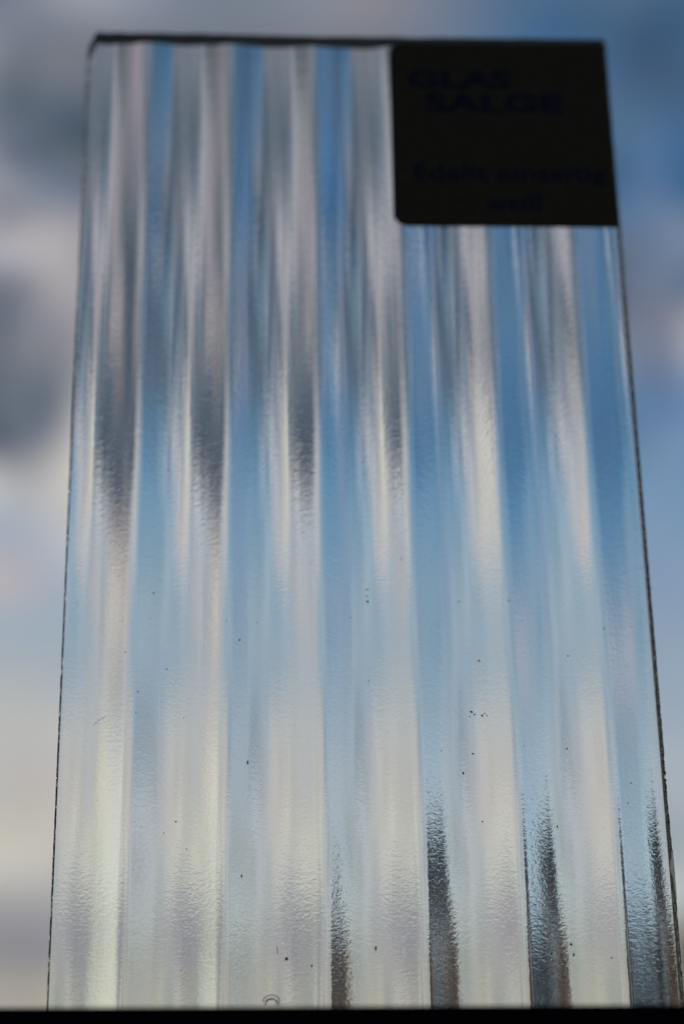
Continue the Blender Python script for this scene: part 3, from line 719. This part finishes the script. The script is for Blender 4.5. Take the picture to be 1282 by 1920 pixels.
def tree(name, label_, az_, dist, top_el, half_w, depth, leafm, n, seed, cone=1.0, lean=0.0):
    """Tapered trunk, limbs and a crown of many small leaf clusters. half_w (m) is the crown's half width `depth` metres below its top."""
    r = np.random.RandomState(seed)
    x, y = cam_az(az_, dist)
    H = CAMP[2] + dist * math.tan(math.radians(top_el))
    root = bpy.data.objects.new(name, None); COL.objects.link(root); root.location = (x, y, 0)
    tag(root, label_, 'tree')
    # trunk and limbs
    tv_, tf_ = [], []
    def add(path, r0, r1):
        v, f = [], []
        k = len(path)
        for i, q in enumerate(path):
            rr = r0 + (r1 - r0) * i / (k - 1)
            for j in range(8):
                a = 2 * math.pi * j / 8
                v.append((q[0] + rr * math.cos(a), q[1] + rr * math.sin(a), q[2]))
        o_ = len(tv_)
        for i in range(k - 1):
            for j in range(8):
                j2 = (j + 1) % 8
                f.append((o_ + i * 8 + j, o_ + i * 8 + j2, o_ + (i + 1) * 8 + j2, o_ + (i + 1) * 8 + j))
        tv_.extend(v); tf_.extend(f)
    add([(lean * t_ * t_, 0, H * 0.94 * t_) for t_ in np.linspace(0, 1, 9)], 0.16 * H / 10, 0.02)
    for k in range(22):
        t_ = r.uniform(0.25, 0.9); a = r.uniform(0, 6.28)
        L = half_w * (1 - t_) * H / depth * 0.7 * cone + 0.2
        L = min(L, half_w * 1.6)
        add([(lean * t_ * t_ + L * s_ * math.cos(a), L * s_ * math.sin(a), H * t_ + L * 0.5 * s_) for s_ in (0, .35, .7, 1)], 0.04, 0.008)
    mesh_ob('trunk', tv_, tf_, M_BARK, root, smooth=True)
    # crown
    Hc = H - 0.22 * H
    V, Fc = [], []
    clumps = []
    for k in range(90):
        d_ = r.uniform(0.02, 1) ** 0.75 * Hc
        rad = half_w * min((d_ / depth) ** (0.8 if cone >= 1 else 0.5), 1.9)
        a = r.uniform(0, 6.28); q = r.uniform(0.25, 1.0) ** 0.6
        t_ = (H - d_) / H
        clumps.append((lean * t_ * t_ + rad * q * math.cos(a), rad * q * math.sin(a), H - d_, 0.18 + 0.30 * min(d_ / depth, 1.5) * r.uniform(.6, 1.2)))
    for k in range(n):
        c = clumps[r.randint(len(clumps))]
        p_ = r.normal(size=3); p_ *= c[3] * r.uniform(0.3, 1) / np.linalg.norm(p_)
        o_ = np.array(c[:3]) + p_
        if o_[2] > H: continue
        e1 = r.normal(size=3); e1 /= np.linalg.norm(e1)
        e2 = np.cross(e1, r.normal(size=3)); e2 /= np.linalg.norm(e2)
        s_ = r.uniform(0.05, 0.10)
        b_ = len(V)
        V += [o_ - e1 * s_, o_ + e2 * s_ * .5, o_ + e1 * s_, o_ - e2 * s_ * .5]
        Fc.append((b_, b_ + 1, b_ + 2, b_ + 3))
    mesh_ob('crown', V, Fc, leafm, root)
    return root


M_CON = leaf_mat('dark_blue_green_needles', (0.024, 0.035, 0.040), (0.048, 0.066, 0.072))
M_AUT = leaf_mat('brown_autumn_leaves', (0.30, 0.21, 0.13), (0.54, 0.39, 0.26))
M_BLU = leaf_mat('deep_blue_green_needles', (0.008, 0.022, 0.036), (0.018, 0.044, 0.066))
tree('conifer', 'tall dark pointed conifer far behind, seen through the right-hand ribs', 14.6, 22, 21.65, 1.2, 1.6, M_CON, 15000, 1)
tree('autumn_tree', 'lower brown-leaved tree at the left foot of the dark conifer', 12.1, 20, 18.7, 0.6, 0.7, M_AUT, 20000, 2, cone=0.5)
tree('spruce', 'lower blue-green spruce right beside the tall conifer', 18.2, 26, 19.2, 1.3, 0.9, M_BLU, 32000, 3, cone=0.6)
tree('spruce', 'blue-green spruce farthest to the right of the tree group', 21.6, 27, 18.9, 1.5, 0.9, M_BLU, 32000, 4, cone=0.6)
